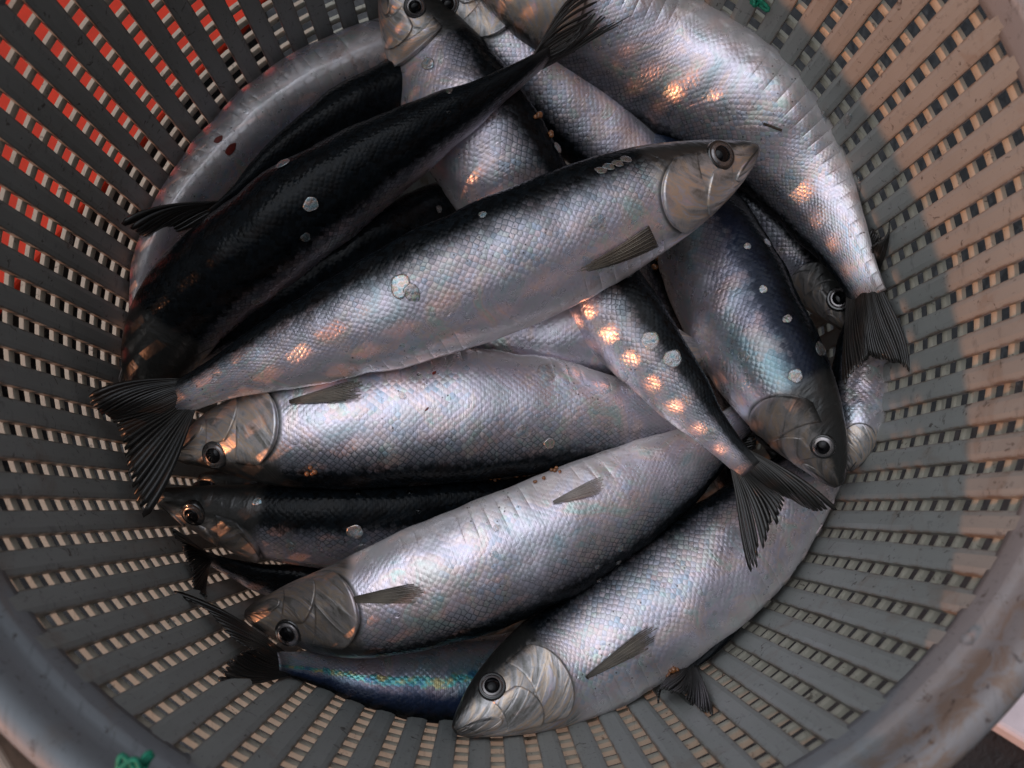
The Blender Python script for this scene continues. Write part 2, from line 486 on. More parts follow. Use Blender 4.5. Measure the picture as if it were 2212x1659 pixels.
# ------------------------------------------------------------------ ground and surroundings
FLOOR_Z = -0.345
def box(verts, faces, x0, x1, y0, y1, z0, z1):
    b = len(verts)
    verts += [(x0, y0, z0), (x1, y0, z0), (x1, y1, z0), (x0, y1, z0), (x0, y0, z1), (x1, y0, z1), (x1, y1, z1), (x0, y1, z1)]
    faces += [(b, b+3, b+2, b+1), (b+4, b+5, b+6, b+7), (b, b+1, b+5, b+4), (b+1, b+2, b+6, b+5), (b+2, b+3, b+7, b+6), (b+3, b, b+4, b+7)]

v, f = [], []
gz = FLOOR_Z - 0.006
mesh_obj('deck', [(-60, -60, gz), (60, -60, gz), (60, 60, gz), (-60, 60, gz)], [(0, 1, 2, 3)], M_DECK)['kind'] = 'structure'

def bevel_box(name, x, y, z, sx, sy, sz, mat, rz=0.0, bev=0.004, parent=None):
    bm = bmesh.new()
    bmesh.ops.create_cube(bm, size=1.0)
    for vv in bm.verts:
        vv.co = Vector((vv.co.x * sx, vv.co.y * sy, vv.co.z * sz))
    bmesh.ops.bevel(bm, geom=bm.edges[:], offset=bev, segments=3, affect='EDGES', profile=0.5)
    me = bpy.data.meshes.new(name)
    bm.to_mesh(me); bm.free()
    me.materials.append(mat)
    o = bpy.data.objects.new(name, me)
    COL.objects.link(o)
    o.location = (x, y, z)
    o.rotation_euler.z = rz
    if parent:
        o.parent = parent
    return o

# ------------------------------------------------------------------ basket
R1, K = 0.18, 0.0547
N_SLAT, PITCH = 80, 0.01173
SLAT_TOP = 0.004
def Rz(z):
    return R1 + K * z
basket = empty('fish_basket', (0, 0, FLOOR_Z), 'round grey plastic lattice basket holding the whole catch of fish', 'basket')
BO = Vector((0, 0, FLOOR_Z))

v, f = [], []
zs = np.linspace(SLAT_TOP + 0.004, FLOOR_Z, 26)
DA = 2 * math.pi / N_SLAT
HALF = DA * 0.315
T_SL = 0.0034
for k in range(N_SLAT):
    a0 = k * DA + 0.5 * DA
    b = len(v)
    nt = 4
    for z in zs:
        jig = 0.0004 * mnoise.noise((k * 3.1, z * 18, 0.5))
        wob = 0.0035 * DA * 10 * mnoise.noise((k * 1.7, z * 25, 4.0)) * 0.35
        for i in range(nt + 1):
            tt = -1 + 2 * i / nt
            a = a0 + HALF * tt + wob * 0.5
            edge = 0.0007 if abs(tt) == 1 else 0.0
            r = Rz(z) + jig + edge
            v.append((r * math.cos(a), r * math.sin(a), z))
        for sgn in (1, -1):
            a = a0 + HALF * sgn * 0.93 + wob * 0.5
            r = Rz(z) + T_SL
            v.append((r * math.cos(a), r * math.sin(a), z))
    w = nt + 3
    for i in range(len(zs) - 1):
        r0, r1 = b + i * w, b + (i + 1) * w
        loop = list(range(nt + 1)) + [nt + 1, nt + 2]
        for j in range(w):
            c, d = loop[j], loop[(j + 1) % w]
            f.append((r0 + c, r1 + c, r1 + d, r0 + d))
slats = sub_obj('slat_wall', v, f, M_SLAT, basket, BO, smooth=False)

v, f = [], []
NSEG = 240
hoop_z = [0.0035 - PITCH * 0.5 - PITCH * i for i in range(28)]
HH = 0.0019
sec = [(0.0004, HH), (0.0, HH * 0.7), (-0.0003, HH * 0.3), (-0.0003, -HH * 0.3), (0.0, -HH * 0.7), (0.0004, -HH), (0.0022, -HH * 0.9), (0.0022, HH * 0.9)]
for z0 in hoop_z:
    b = len(v); w = len(sec)
    for s_ in range(NSEG):
        a = 2 * math.pi * s_ / NSEG
        for (dr, dz) in sec:
            r = Rz(z0 + dz) + T_SL + dr - 0.0002
            v.append((r * math.cos(a), r * math.sin(a), z0 + dz))
    for s_ in range(NSEG):
        n_ = (s_ + 1) % NSEG
        for j in range(w):
            j2 = (j + 1) % w
            f.append((b + s_ * w + j, b + n_ * w + j, b + n_ * w + j2, b + s_ * w + j2))
sub_obj('hoop_wall', v, f, M_HOOP, basket, BO, smooth=False)

def lathe(profile, nseg):
    v, f = [], []
    w = len(profile)
    for s_ in range(nseg):
        a = 2 * math.pi * s_ / nseg
        for (r, z) in profile:
            v.append((r * math.cos(a), r * math.sin(a), z))
    for s_ in range(nseg):
        n_ = (s_ + 1) % nseg
        for j in range(w - 1):
            f.append((s_ * w + j, n_ * w + j, n_ * w + j + 1, s_ * w + j + 1))
    return v, f
rim_prof = [(0.1812, -0.0045), (0.1800, -0.0040), (0.1800, 0.0000), (0.1802, 0.0085), (0.1806, 0.0098), (0.1822, 0.0108), (0.1834, 0.0122),
            (0.1838, 0.0190), (0.1842, 0.0250), (0.1850, 0.0278), (0.1865, 0.0296), (0.1886, 0.0304), (0.1910, 0.0302),
            (0.1930, 0.0290), (0.1942, 0.0268), (0.1946, 0.0235), (0.1944, 0.0120), (0.1930, 0.0105), (0.1900, 0.0105),
            (0.1880, 0.0090), (0.1872, 0.0000), (0.1868, -0.0045), (0.1812, -0.0045)]
rim_prof[0] = (0.18135, -0.0042)
rim_prof[-1] = (0.18135, -0.0042)
rv, rf = lathe(rim_prof, 240)
sub_obj('rim', rv, rf, M_RIM, basket, BO)
bz = FLOOR_Z
rv, rf = lathe([(0.0001, bz + 0.003), (Rz(bz) - 0.001, bz + 0.003), (Rz(bz) + 0.006, bz + 0.006), (Rz(bz) + 0.008, bz), (Rz(bz) + 0.006, bz - 0.005), (0.0001, bz - 0.005)], 120)
sub_obj('base', rv, rf, M_SLAT, basket, BO)

# things outside the basket, seen through its slots and past its rim
CR_A, CR_D, CR_N = Vector((-0.120, 0.216, 0)), Vector((-0.604, -0.797, 0)), Vector((-0.797, 0.604, 0))
CR_L, CR_W, CR_TOP = 0.52, 0.34, -0.22
c = CR_A + CR_D * CR_L / 2 + CR_N * CR_W / 2
crate = empty('fish_crate', (c.x, c.y, gz), 'dark crate with a bright orange lid glimpsed through the basket slots at the upper left', 'crate')
crate.rotation_euler.z = math.atan2(-CR_D.y, -CR_D.x)
hc = CR_TOP - gz
bevel_box('body', 0, 0.0, hc / 2 - 0.004, CR_L - 0.02, CR_W - 0.02, hc - 0.012, M_DECK, parent=crate, bev=0.004)
bevel_box('lid', 0, 0, hc - 0.004, CR_L, CR_W, 0.010, M_ORANGE, parent=crate, bev=0.003)
p = at(-60, 1720, gz + 0.03)
tag(bevel_box('wooden_board', p.x - 0.10, p.y - 0.10, gz + 0.02, 0.34, 0.34, 0.04, M_BOARD, 0.6), 'pale beige board lying beyond the rim in the lower left corner', 'board')
p = at(2184, 1587, gz + 0.04)
LD, LN = Vector((0.848, -0.53, 0)), Vector((0.53, 0.848, 0))
p = p + LD * 0.135 + LN * 0.15
tag(bevel_box('box_lid', p.x, p.y, gz + 0.02, 0.34, 0.30, 0.04, M_WHITE, math.atan2(LD.y, LD.x)), 'white plastic lid on dark deck beyond the rim at lower right', 'lid')

# ------------------------------------------------------------------ fish
H_PROF = smooth_profile([(0, .07), (.012, .17), (.035, .29), (.07, .45), (.11, .59), (.16, .73), (.22, .85), (.30, .95), (.40, 1.0), (.50, .99),
                         (.60, .91), (.70, .77), (.80, .58), (.88, .40), (.95, .285), (1.0, .25)])
W_PROF = smooth_profile([(0, .08), (.012, .20), (.035, .33), (.07, .50), (.12, .72), (.18, .88), (.26, .97), (.36, 1.0), (.48, .97), (.60, .84),
                         (.70, .66), (.80, .46), (.90, .26), (1.0, .07)])

DEBUG = False
def inside(G, p):
    h = G.bvh.find_nearest(p, 0.05)
    return h[0] is not None and (p - h[0]).dot(h[1]) < -0.002

class Fish:
    pass
ALL = []

def catmull(pts, n):
    P = [Vector(p) for p in pts]
    P = [P[0] * 2 - P[1]] + P + [P[-1] * 2 - P[-2]]
    dense = []
    for i in range(1, len(P) - 2):
        p0, p1, p2, p3 = P[i-1], P[i], P[i+1], P[i+2]
        for j in range(40):
            t = j / 40
            dense.append(0.5 * ((2 * p1) + (p2 - p0) * t + (2*p0 - 5*p1 + 4*p2 - p3) * t * t + (3*p1 - p0 - 3*p2 + p3) * t ** 3))
    dense.append(P[-2])
    d = [0.0]
    for a, b in zip(dense, dense[1:]):
        d.append(d[-1] + (b - a).length)
    L = d[-1]
    out = []
    A = np.array([tuple(x) for x in dense])
    for i in range(n):
        x = L * i / (n - 1)
        out.append(Vector((np.interp(x, d, A[:, 0]), np.interp(x, d, A[:, 1]), np.interp(x, d, A[:, 2]))))
    return out, L

NS, NA = 110, 48
def make_fish(label, pts, H, dors, roll, shift=0.0, ratio=0.60, tail=None, fray=0.0, roll_end=None, head=True, tail_scale=1.0,
              hscale=None, skin=None, pale_tail=False):
    skin = skin or M_SKIN
    """pts: (u, v, z) from snout to tail base; H half depth in metres; dors: picture direction of the back"""
    F = Fish()
    pts = [list(p) for p in pts]
    for it in range(14):                       # slide control points up the wall until the body clears it
        moved = False
        q3 = [at(*p) for p in pts]
        for i, p in enumerate(q3):
            sfrac = i / (len(pts) - 1)
            need = math.hypot(p.x, p.y) + max(0.0025, H * ratio * W_PROF(sfrac) * 0.95) - (Rz(p.z) - 0.001)
            if need > 0:
                pts[i][2] += min(0.006, need * 1.2 + 0.0005); moved = True
        if not moved:
            break
    if tail and tail[0] is not None:
        tail = [list(t) for t in tail]
        for t in tail:
            for it in range(30):
                p = at(*t)
                if math.hypot(p.x, p.y) < Rz(p.z) - 0.002:
                    break
                t[2] += 0.003
    sp, L = catmull([at(*p) for p in pts], 200)
    F.L = L
    dv = (CAM_R @ Vector((dors[0], -dors[1], 0)))
    fr = []
    for i in range(200):
        s = i / 199
        a, b = sp[max(i - 2, 0)], sp[min(i + 2, 199)]
        T = (b - a).normalized()
        V = (CAM_LOC - sp[i]).normalized()
        N = (V - T * V.dot(T)).normalized()
        S = T.cross(N).normalized()
        if S.dot(dv) < 0:
            S = -S
        r = math.radians(roll if roll_end is None else lerp(roll, roll_end, s))
        D = S * math.cos(r) + N * math.sin(r)
        Lt = -S * math.sin(r) + N * math.cos(r)
        fr.append((sp[i], T, D, Lt))
    def frame(s):
        x = min(max(s, 0), 1) * 199
        i = min(int(x), 198); t = x - i
        A, B = fr[i], fr[i + 1]
        return [A[j].lerp(B[j], t) for j in range(4)]
    def pos(s, a, off=0.0):
        p, T, D, Lt = frame(s)
        hm = H * H_PROF(s) * (hscale(s) if hscale else 1)
        wm = H * ratio * W_PROF(s)
        c, sn = math.cos(a), math.sin(a)
        up = 0.93 if c > 0 else 1.07
        y = c * hm * up
        keel = 1.0 - 0.30 * max(0, -c) ** 3
        lat = sn * wm * keel
        base = p + D * y + Lt * lat
        if off:
            nrm = (D * (c / max(hm, 1e-5)) + Lt * (sn / max(wm, 1e-5))).normalized()
            base = base + nrm * off
        return base
    F.pos, F.frame, F.H, F.ratio = pos, frame, H, ratio
    root = empty('herring', frame(0.4)[0], label, 'fish', 'herrings piled in the basket')
    O = root.location.copy()
    F.root, F.O = root, O
    verts, faces, uvs, uv2 = [], [], [], []
    ss = [0.5 * (1 - math.cos(math.pi * min(1, i / (NS - 1)))) * 0.25 + 0.75 * i / (NS - 1) for i in range(NS)]
    per = [0.0]
    for j in range(NA):
        per.append(per[-1] + (pos(.4, 2 * math.pi * (j + 1) / NA) - pos(.4, 2 * math.pi * j / NA)).length)
    for s in ss:
        for j in range(NA):
            p_ = pos(s, 2 * math.pi * j / NA)
            amp = 0.0011 * min(1, max(0, (s - 0.2) * 8)) * min(1, max(0, (0.95 - s) * 8))
            nz = mnoise.noise(p_ * 55.0) + 0.4 * mnoise.noise(p_ * 140.0)
            verts.append(pos(s, 2 * math.pi * j / NA, amp * nz))
    def quv(i, j):
        a = 2 * j / NA
        q = a if a <= 1 else 2 - a
        return (ss[i], min(1.5, q + shift))
    for i in range(NS - 1):
        for j in range(NA):
            j2 = (j + 1) % NA
            faces.append((i * NA + j, i * NA + j2, (i + 1) * NA + j2, (i + 1) * NA + j))
            uvs.append([quv(i, j), quv(i, j + 1), quv(i + 1, j + 1), quv(i + 1, j)])
            hw = lambda i_: H_PROF(ss[i_]) ** 0.8
            uv2.append([(ss[i] * L, per[j]), (ss[i] * L, per[j + 1]), (ss[i + 1] * L, per[j + 1]), (ss[i + 1] * L, per[j])])
    for (i, rev) in ((0, True), (NS - 1, False)):
        ring = [i * NA + j for j in range(NA)]
        if rev:
            ring = ring[::-1]
        faces.append(tuple(ring))
        uvs.append([(ss[i], 0.2)] * NA); uv2.append([(ss[i] * L, 0)] * NA)
    body = sub_obj('body', verts, faces, skin, root, O, uvs=uvs, uv2=uv2)
    # orient normals outward
    bm = bmesh.new(); bm.from_mesh(body.data); bmesh.ops.recalc_face_normals(bm, faces=bm.faces[:]); bm.to_mesh(body.data); bm.free()
    F.body = body
    F.bvh = BVHTree.FromPolygons([tuple(x) for x in verts], faces)

    def patch(name, sfun0, sfun1, q0, q1, side, h0, h1, n=16, mq=20, edge_fade=0.12):
        """a bony plate lying on the body between two curves s0(q), s1(q); stands proud by h"""
        vv, ff, u1, u2 = [], [], [], []
        grid = []
        for i in range(n + 1):
            t = i / n
            for j in range(mq + 1):
                r = j / mq
                q = lerp(q0, q1, r)
                s = lerp(sfun0(r), sfun1(r), t)
                a = math.pi * q * side
                e = min(1, min(r, 1 - r) / edge_fade, )
                off = lerp(h0, h1, t ** 1.5) * (math.sin(e * math.pi / 2) ** 0.7) + 0.00012
                vv.append(pos(s, a, off)); grid.append((s, q))
        w = mq + 1
        nb = len(vv)
        # skirt down into the body so the plate is solid
        for i in range(n + 1):
            for j in range(mq + 1):
                s, q = grid[i * w + j]
                vv.append(pos(s, math.pi * q * side, -0.0008))
        def add(idx):
            ff.append(tuple(idx))
            u1.append([(grid[k % nb][0], grid[k % nb][1] + shift) for k in idx])
            u2.append([(grid[k % nb][0] * L, grid[k % nb][1] * 0.06) for k in idx])
        for i in range(n):
            for j in range(mq):
                add((i * w + j, i * w + j + 1, (i + 1) * w + j + 1, (i + 1) * w + j))
        for j in range(mq):
            add((n * w + j, n * w + j + 1, nb + n * w + j + 1, nb + n * w + j))
            add((j, nb + j, nb + j + 1, j + 1))
        for i in range(n):
            add((i * w, (i + 1) * w, nb + (i + 1) * w, nb + i * w))
            add((i * w + mq, nb + i * w + mq, nb + (i + 1) * w + mq, (i + 1) * w + mq))
        return sub_obj(name, vv, ff, skin, root, O, uvs=u1, uv2=u2)

    if head:
        for side in (1, -1):
            bow = lambda r, c: c * (1 - (2 * r - 1) ** 2)
            patch('gill_cover', lambda r: 0.120 + bow(r, 0.012), lambda r: 0.158 + bow(r, 0.046), 0.30, 0.86, side, 0.0004, 0.0024)
            patch('cheek_plate', lambda r: 0.068 + bow(r, 0.006), lambda r: 0.108 + bow(r, 0.018) + 0.012 * r, 0.50, 0.88, side, 0.0002, 0.0013)
            patch('jaw_plate', lambda r: 0.012 + 0.012 * r, lambda r: 0.046 + bow(r, 0.022), 0.60, 0.80, side, 0.0002, 0.0009, edge_fade=0.3)
            # eye
            se, qe = 0.082, 0.385
            c = pos(se, math.pi * qe * side)
            e1 = (pos(se + .01, math.pi * qe * side) - pos(se - .01, math.pi * qe * side)).normalized()
            e2 = pos(se, math.pi * (qe + .05) * side) - pos(se, math.pi * (qe - .05) * side)
            nn = e1.cross(e2).normalized()
            if nn.dot(c - frame(se)[0]) < 0:
                nn = -nn
            nn = (nn + frame(se)[3] * side * 0.6).normalized()
            e1 = (e1 - nn * e1.dot(nn)).normalized()
            e2 = nn.cross(e1)
            RE = 0.0232 * L if L > 0.2 else 0.0058
            RE = min(max(RE, 0.0050), 0.0064)
            def dome(name, rad, prof, mat, par):
                vv, ff, uu = [], [], []
                M = 28
                for k, (r, h) in enumerate(prof):
                    for j in range(M):
                        a = 2 * math.pi * j / M
                        vv.append(c + (e1 * math.cos(a) + e2 * math.sin(a)) * r * rad + nn * h * rad)
                for k in range(len(prof) - 1):
                    for j in range(M):
                        j2 = (j + 1) % M
                        ff.append((k * M + j, k * M + j2, (k + 1) * M + j2, (k + 1) * M + j))
                        uu.append([(prof[k][0], 0), (prof[k][0], 0), (prof[k + 1][0], 0), (prof[k + 1][0], 0)])
                ff.append(tuple((len(prof) - 1) * M + j for j in range(M)))
                uu.append([(prof[-1][0], 0)] * M)
                o = sub_obj(name, vv, ff, mat, par, O, uvs=uu)
                return o
            eye = dome('eye', RE, [(1.04, -.5), (1.04, 0.02), (0.99, 0.11), (0.90, 0.16), (0.84, 0.14), (0.80, 0.15), (0.74, 0.20), (0.66, 0.23), (0.58, 0.245), (0.50, 0.25), (0.02, .25)], M_IRIS, root)
            dome('pupil', RE, [(0.57, 0.20), (0.57, 0.262), (0.52, 0.30), (0.39, 0.39), (0.2, 0.45), (0.02, 0.47)], M_PUPIL, eye)

    # tail fin
    p, T, D, Lt = frame(1.0)
    hb = H * H_PROF(1.0) * 1.0
    if tail and tail[0] is not None:
        A, B, Nt = at(*tail[0]), at(*tail[1]), at(*tail[2])
        if (A - B).dot(D) < 0:
            A, B = B, A
    else:
        tl = 0.155 * L * tail_scale
        sprd = 0.085 * L * tail_scale
        A = p + T * tl + D * sprd; B = p + T * tl - D * sprd; Nt = p + T * tl * 0.42
    F.tail_pts = (A, B, Nt)
    r_ = random.Random(hash(label) & 0xffff if False else len(label) * 7 + int(L * 1e5))
    NR, NT_ = 30, 12
    p0 = frame(0.965)[0]
    vv, ff, uu = [], [], []
    def outer(t):
        if t < 0.5:
            k = t / 0.5
            return A.lerp(Nt, k ** 0.75)
        k = (1 - t) / 0.5
        return B.lerp(Nt, k ** 0.75)
    lat = Lt
    for k in range(NR):
        t0, t1 = k / NR, (k + 1) / NR
        tc = 0.5 * (t0 + t1)
        short = 1 - fray * r_.random() * 0.5 - 0.03 * r_.random()
        b = len(vv)
        for i in range(NT_ + 1):
            r = i / NT_
            w = 0.515
            if fray and r > 0.35:
                w = 0.515 * (1 - fray * 0.75 * (r - 0.35) / 0.65)
            elif r > 0.9:
                w = 0.515 * (1 - 0.25 * (r - 0.9) / 0.1)
            if i == NT_:
                w *= 0.55
            for sg in (-1, 1):
                t = tc + sg * w / NR
                root_p = p0 + D * hb * (1 - 2 * t) * 0.95
                edge_b = D * (0.012 * L) * (1 - 2 * t) * math.sin(math.pi * r) * 0.5
                o_ = outer(min(max(t, 0), 1))
                bend = lat * (0.005 * math.sin(5.3 * t + 2.4 * r + L * 90) * r + 0.0012 * math.sin(17 * t) * r) + D * (0.0022 * math.sin(3.0 * r + 9 * t) * r)
                pt = root_p.lerp(o_, r * short) + edge_b + bend + lat * (0.0001 if k % 2 else -0.0001) * r
                vv.append(pt)
            if i:
                q_ = b + 2 * i
                ff.append((q_ - 2, q_ - 1, q_ + 1, q_))
                uu.append([(r - 1 / NT_, t0), (r - 1 / NT_, t1), (r, t1), (r, t0)])
    tf = sub_obj('tail_fin', vv, ff, M_PALE if pale_tail else M_TAIL, root, O, uvs=uu)
    sm = tf.modifiers.new('thickness', 'SOLIDIFY'); sm.thickness = 0.0007; sm.offset = 0
    ALL.append(F)
    return F

def surface_fin(F, name, rootp, tipp, width, mat, lift=0.0008, curve=0.0, taper=True):
    """a small fin lying on its fish: root and tip in picture units, dropped onto the body surface"""
    (u0, v0), (u1, v1) = rootp, tipp
    dx, dy = u1 - u0, v1 - v0
    ln = math.hypot(dx, dy); nx, ny = -dy / ln, dx / ln
    NI, NJ = 22, 11
    vv, ff, uu = [], [], []
    last = None
    rr_ = random.Random(int(u0 + v1))
    for j in range(NJ):
        cut = 1.0 - 0.16 * rr_.random() - 0.30 * abs((j + 0.5) / NJ - 0.35) ** 1.4
        lift_j = 0.00025 * (j % 2) + 0.0002 * rr_.random()
        b = len(vv)
        for i in range(NI + 1):
            r = i / NI * cut
            if taper:
                wd = width * (0.16 + 0.84 * min(1, r / 0.75) ** 0.9)
            else:
                wd = width * (0.12 + 0.88 * (1 - r) ** 0.8)
            for sg in (-1, 1):
                half = 0.53 * (1 - 0.5 * max(0, (i / NI - 0.75) / 0.25))
                c = (j + 0.5 + sg * half) / NJ - 0.5
                cv = curve * math.sin(math.pi * r)
                u = u0 + dx * r + nx * (wd * c + cv)
                v = v0 + dy * r + ny * (wd * c + cv)
                d = ray_dir(u, v)
                hit = F.bvh.ray_cast(CAM_LOC, d)
                if hit[0] is not None:
                    p = hit[0] + (-d) * (lift + lift_j + 0.0016 * r * r)
                    last = (p - CAM_LOC).length
                else:
                    p = CAM_LOC + d * (last or 0.42)
                vv.append(p)
            if i:
                k_ = b + 2 * i
                ff.append((k_ - 2, k_ - 1, k_ + 1, k_))
                t0, t1 = j / NJ * .12, (j + 1) / NJ * .12
                uu.append([((i - 1) / NI, t0), ((i - 1) / NI, t1), (i / NI, t1), (i / NI, t0)])
    o = sub_obj(name, vv, ff, mat, F.root, F.O, uvs=uu)
    sm = o.modifiers.new('thickness', 'SOLIDIFY'); sm.thickness = 0.0004; sm.offset = 0
    return o

# --- the pile, lowest first
F5 = make_fish('pale silver fish lying belly up along the upper left wall, partly under the dark ones',
               [(1040, 70, -.170), (900, 84, -.160), (740, 146, -.156), (600, 230, -.156), (480, 340, -.158), (385, 450, -.162), (325, 560, -.164), (296, 690, -.164), (288, 790, -.160)],
               0.0200, (0.6, 0.8), -78, ratio=0.8, head=False, tail_scale=0.35, pale_tail=True)
F19 = make_fish('white bellied fish showing as a small wedge between the two middle fish',
                [(1560, 800, -.164), (1450, 775, -.152), (1280, 752, -.142), (1100, 748, -.142), (900, 765, -.156), (640, 790, -.168), (470, 800, -.172)],
                0.022, (0.0, 1.0), -30, tail_scale=0.5)
F18 = make_fish('dark fish in shadow under the bottom right fish with its tail sticking out',
                [(1500, 900, -.196), (1590, 1020, -.192), (1640, 1130, -.180), (1618, 1250, -.172), (1550, 1375, -.164), (1474, 1452, -.153)],
                0.0190, (0.6, 0.6), 60, shift=-0.2, tail=((1530, 1530, -.134), (1420, 1522, -.136), (1474, 1508, -.140)), head=False)
F17 = make_fish('black fish deep at the lower left with its dark tail against the wall',
                [(1150, 1230, -.19), (960, 1270, -.188), (770, 1275, -.182), (600, 1255, -.172), (500, 1225, -.162), (440, 1200, -.154)],
                0.0190, (0.2, -0.9), 60, shift=-0.2, tail=((362, 1158, -.128), (452, 1296, -.140), (405, 1205, -.142)), head=False)
F23 = make_fish('black fish just visible in the dark slit under the middle silver fish',
                [(430, 1030, -.170), (560, 1050, -.174), (740, 1060, -.176), (940, 1050, -.180), (1140, 1020, -.186), (1340, 990, -.19)],
                0.0215, (0.0, -1.0), 70, shift=-0.15, tail_scale=0.4, head=False)
F24 = make_fish('dark fish glimpsed in the gap between the two fish right of centre',
                [(1350, 330, -.186), (1400, 450, -.178), (1450, 590, -.174), (1520, 740, -.174), (1600, 880, -.178), (1680, 980, -.184)],
                0.022, (0.8, -0.5), 60, shift=-0.12, tail_scale=0.4, head=False)
F21 = make_fish('narrow silver fish standing against the right wall behind the dark tail',
                [(1834, 1018, -.136), (1846, 940, -.136), (1852, 840, -.138), (1858, 740, -.140), (1872, 650, -.140), (1886, 585, -.132)],
                0.0125, (-1, 0), 0, tail=((1914, 478, -.108), (1884, 500, -.118), (1896, 530, -.118)), head=False)
F20 = make_fish('fish with only its eye and bronze cheek showing between right hand fish',
                [(1842, 718, -.166), (1803, 655, -.168), (1738, 566, -.170), (1650, 470, -.172), (1540, 370, -.182), (1430, 280, -.188), (1330, 190, -.19)],
                0.0185, (0.7, -0.7), 2, shift=-0.16, skin=M_DIM, tail_scale=0.5)
F7 = make_fish('fish at the top edge whose eye is cut by the frame',
               [(900, -60, -.140), (960, -10, -.140), (1050, 60, -.142), (1160, 160, -.150), (1290, 280, -.160), (1430, 420, -.172), (1550, 560, -.184), (1640, 680, -.19)],
               0.023, (-0.6, 0.7), 12, tail_scale=0.4)
F8 = make_fish('big silver fish curving along the upper right wall with its tail hanging down',
               [(1010, -60, -.165), (1120, -20, -.160), (1280, 60, -.152), (1440, 150, -.148), (1600, 250, -.148), (1728, 390, -.140), (1812, 520, -.130), (1878, 650, -.120)],
               0.0335, (-0.6, 0.7), -22, ratio=0.62, tail=((1956, 815, -.104), (1832, 835, -.112), (1892, 765, -.112)), head=False)
F6 = make_fish('fish at the top with its speckled silver head pointing up, under a black back',
               [(830, -60, -.148), (868, 0, -.144), (930, 100, -.140), (1003, 228, -.138), (1082, 350, -.141), (1175, 500, -.158), (1270, 660, -.178), (1330, 780, -.182)],
               0.0285, (0.75, -0.5), 8, tail_scale=0.4)
F3 = make_fish('black backed fish with tail against the left wall, behind the topmost black fish',
               [(1130, 40, -.182), (1040, 110, -.172), (900, 190, -.160), (755, 262, -.152), (610, 348, -.147), (515, 424, -.143), (455, 468, -.140)],
               0.0250, (-0.35, -0.9), 58, shift=-0.08, tail=((246, 474, -.128), (292, 548, -.150), (345, 505, -.143)), head=False)
F13 = make_fish('black backed fish at left below the middle fish, its dark eye ringed by orange glints',
                [(332, 1066, -.142), (430, 1096, -.144), (560, 1124, -.146), (740, 1136, -.147), (940, 1122, -.152), (1140, 1095, -.160), (1330, 1030, -.170), (1460, 970, -.178)],
                0.0250, (0.1, -1.0), 50, shift=-0.06, skin=M_DIM, tail_scale=0.4)
F16 = make_fish('blue backed fish at the bottom with its forked tail on the left wall',
                [(1330, 1310, -.182), (1230, 1390, -.176), (1120, 1450, -.170), (980, 1474, -.163), (840, 1470, -.160), (710, 1450, -.157), (600, 1433, -.152)],
                0.0205, (0.1, 1.0), 30, ratio=0.66, skin=M_BLUE, tail=((385, 1262, -.118), (482, 1460, -.132), (520, 1405, -.140)), head=False)
F15 = make_fish('large silver fish at the bottom right with head pointing to the lower left',
                [(982, 1578, -.122), (1075, 1512, -.130), (1218, 1424, -.140), (1394, 1310, -.142), (1562, 1190, -.145), (1694, 1072, -.150), (1800, 950, -.160), (1840, 860, -.168)],
                0.0290, (-0.6, -0.8), -6, ratio=0.60, tail_scale=0.4)
F10 = make_fish('bluish fish on the right pointing head down with a big dark eye',
                [(1812, 1050, -.126), (1762, 950, -.126), (1688, 820, -.130), (1604, 670, -.138), (1530, 520, -.146), (1460, 390, -.156), (1390, 280, -.166), (1330, 200, -.172)],
                0.0280, (0.9, -0.45), 20, ratio=0.60, skin=M_VIOLET, shift=-0.04, tail_scale=0.4)
F12 = make_fish('silver fish in the middle with head at left and pale belly up',
                [(378, 985, -.134), (480, 955, -.132), (640, 940, -.128), (840, 918, -.126), (1040, 905, -.127), (1230, 905, -.132), (1400, 915, -.141), (1520, 925, -.149), (1580, 930, -.153)],
                0.0292, (0.05, 1.0), 0, ratio=0.62, tail_scale=0.35)
F14 = make_fish('pale violet fish below the middle with ribbed belly up and head at lower left',
                [(530, 1328, -.138), (630, 1330, -.136), (770, 1320, -.133), (950, 1268, -.130), (1150, 1190, -.130), (1330, 1095, -.133), (1480, 1005, -.140), (1580, 930, -.150), (1640, 870, -.158)],
                0.0278, (0.35, 0.9), -17, ratio=0.64, skin=M_DIM, tail_scale=0.35)
F22 = make_fish('black fish in deep shadow between the topmost black fish and the central fish',
                [(1040, 400, -.182), (965, 450, -.168), (880, 505, -.156), (790, 560, -.148), (640, 650, -.148), (500, 730, -.150), (380, 800, -.154)],
                0.0235, (-0.5, -0.85), 55, shift=-0.10, tail_scale=0.4, head=False)  # added fish whose black back fills the shaded gap
F2 = make_fish('topmost black backed fish lying from lower left to a frayed tail at the top',
               [(350, 880, -.168), (338, 790, -.152), (405, 660, -.136), (550, 535, -.125), (706, 420, -.118), (882, 306, -.113), (1060, 200, -.112), (1185, 118, -.112)],
               0.0275, (-0.55, -0.8), 64, shift=-0.10, ratio=0.80, tail=((1300, -85, -.105), (1421, 36, -.108), (1275, 45, -.110)), fray=0.55, head=False)
F11 = make_fish('silver fish right of centre lying tail down with spread dark tail',
                [(1030, 300, -.160), (1100, 390, -.152), (1200, 510, -.140), (1300, 635, -.126), (1400, 755, -.118), (1500, 880, -.113), (1570, 960, -.110), (1622, 1015, -.108)],
                0.0222, (0.8, -0.6), 20, shift=-0.04, ratio=0.68, tail=((1832, 1106, -.104), (1636, 1260, -.106), (1690, 1090, -.107)), fray=0.18, head=False)
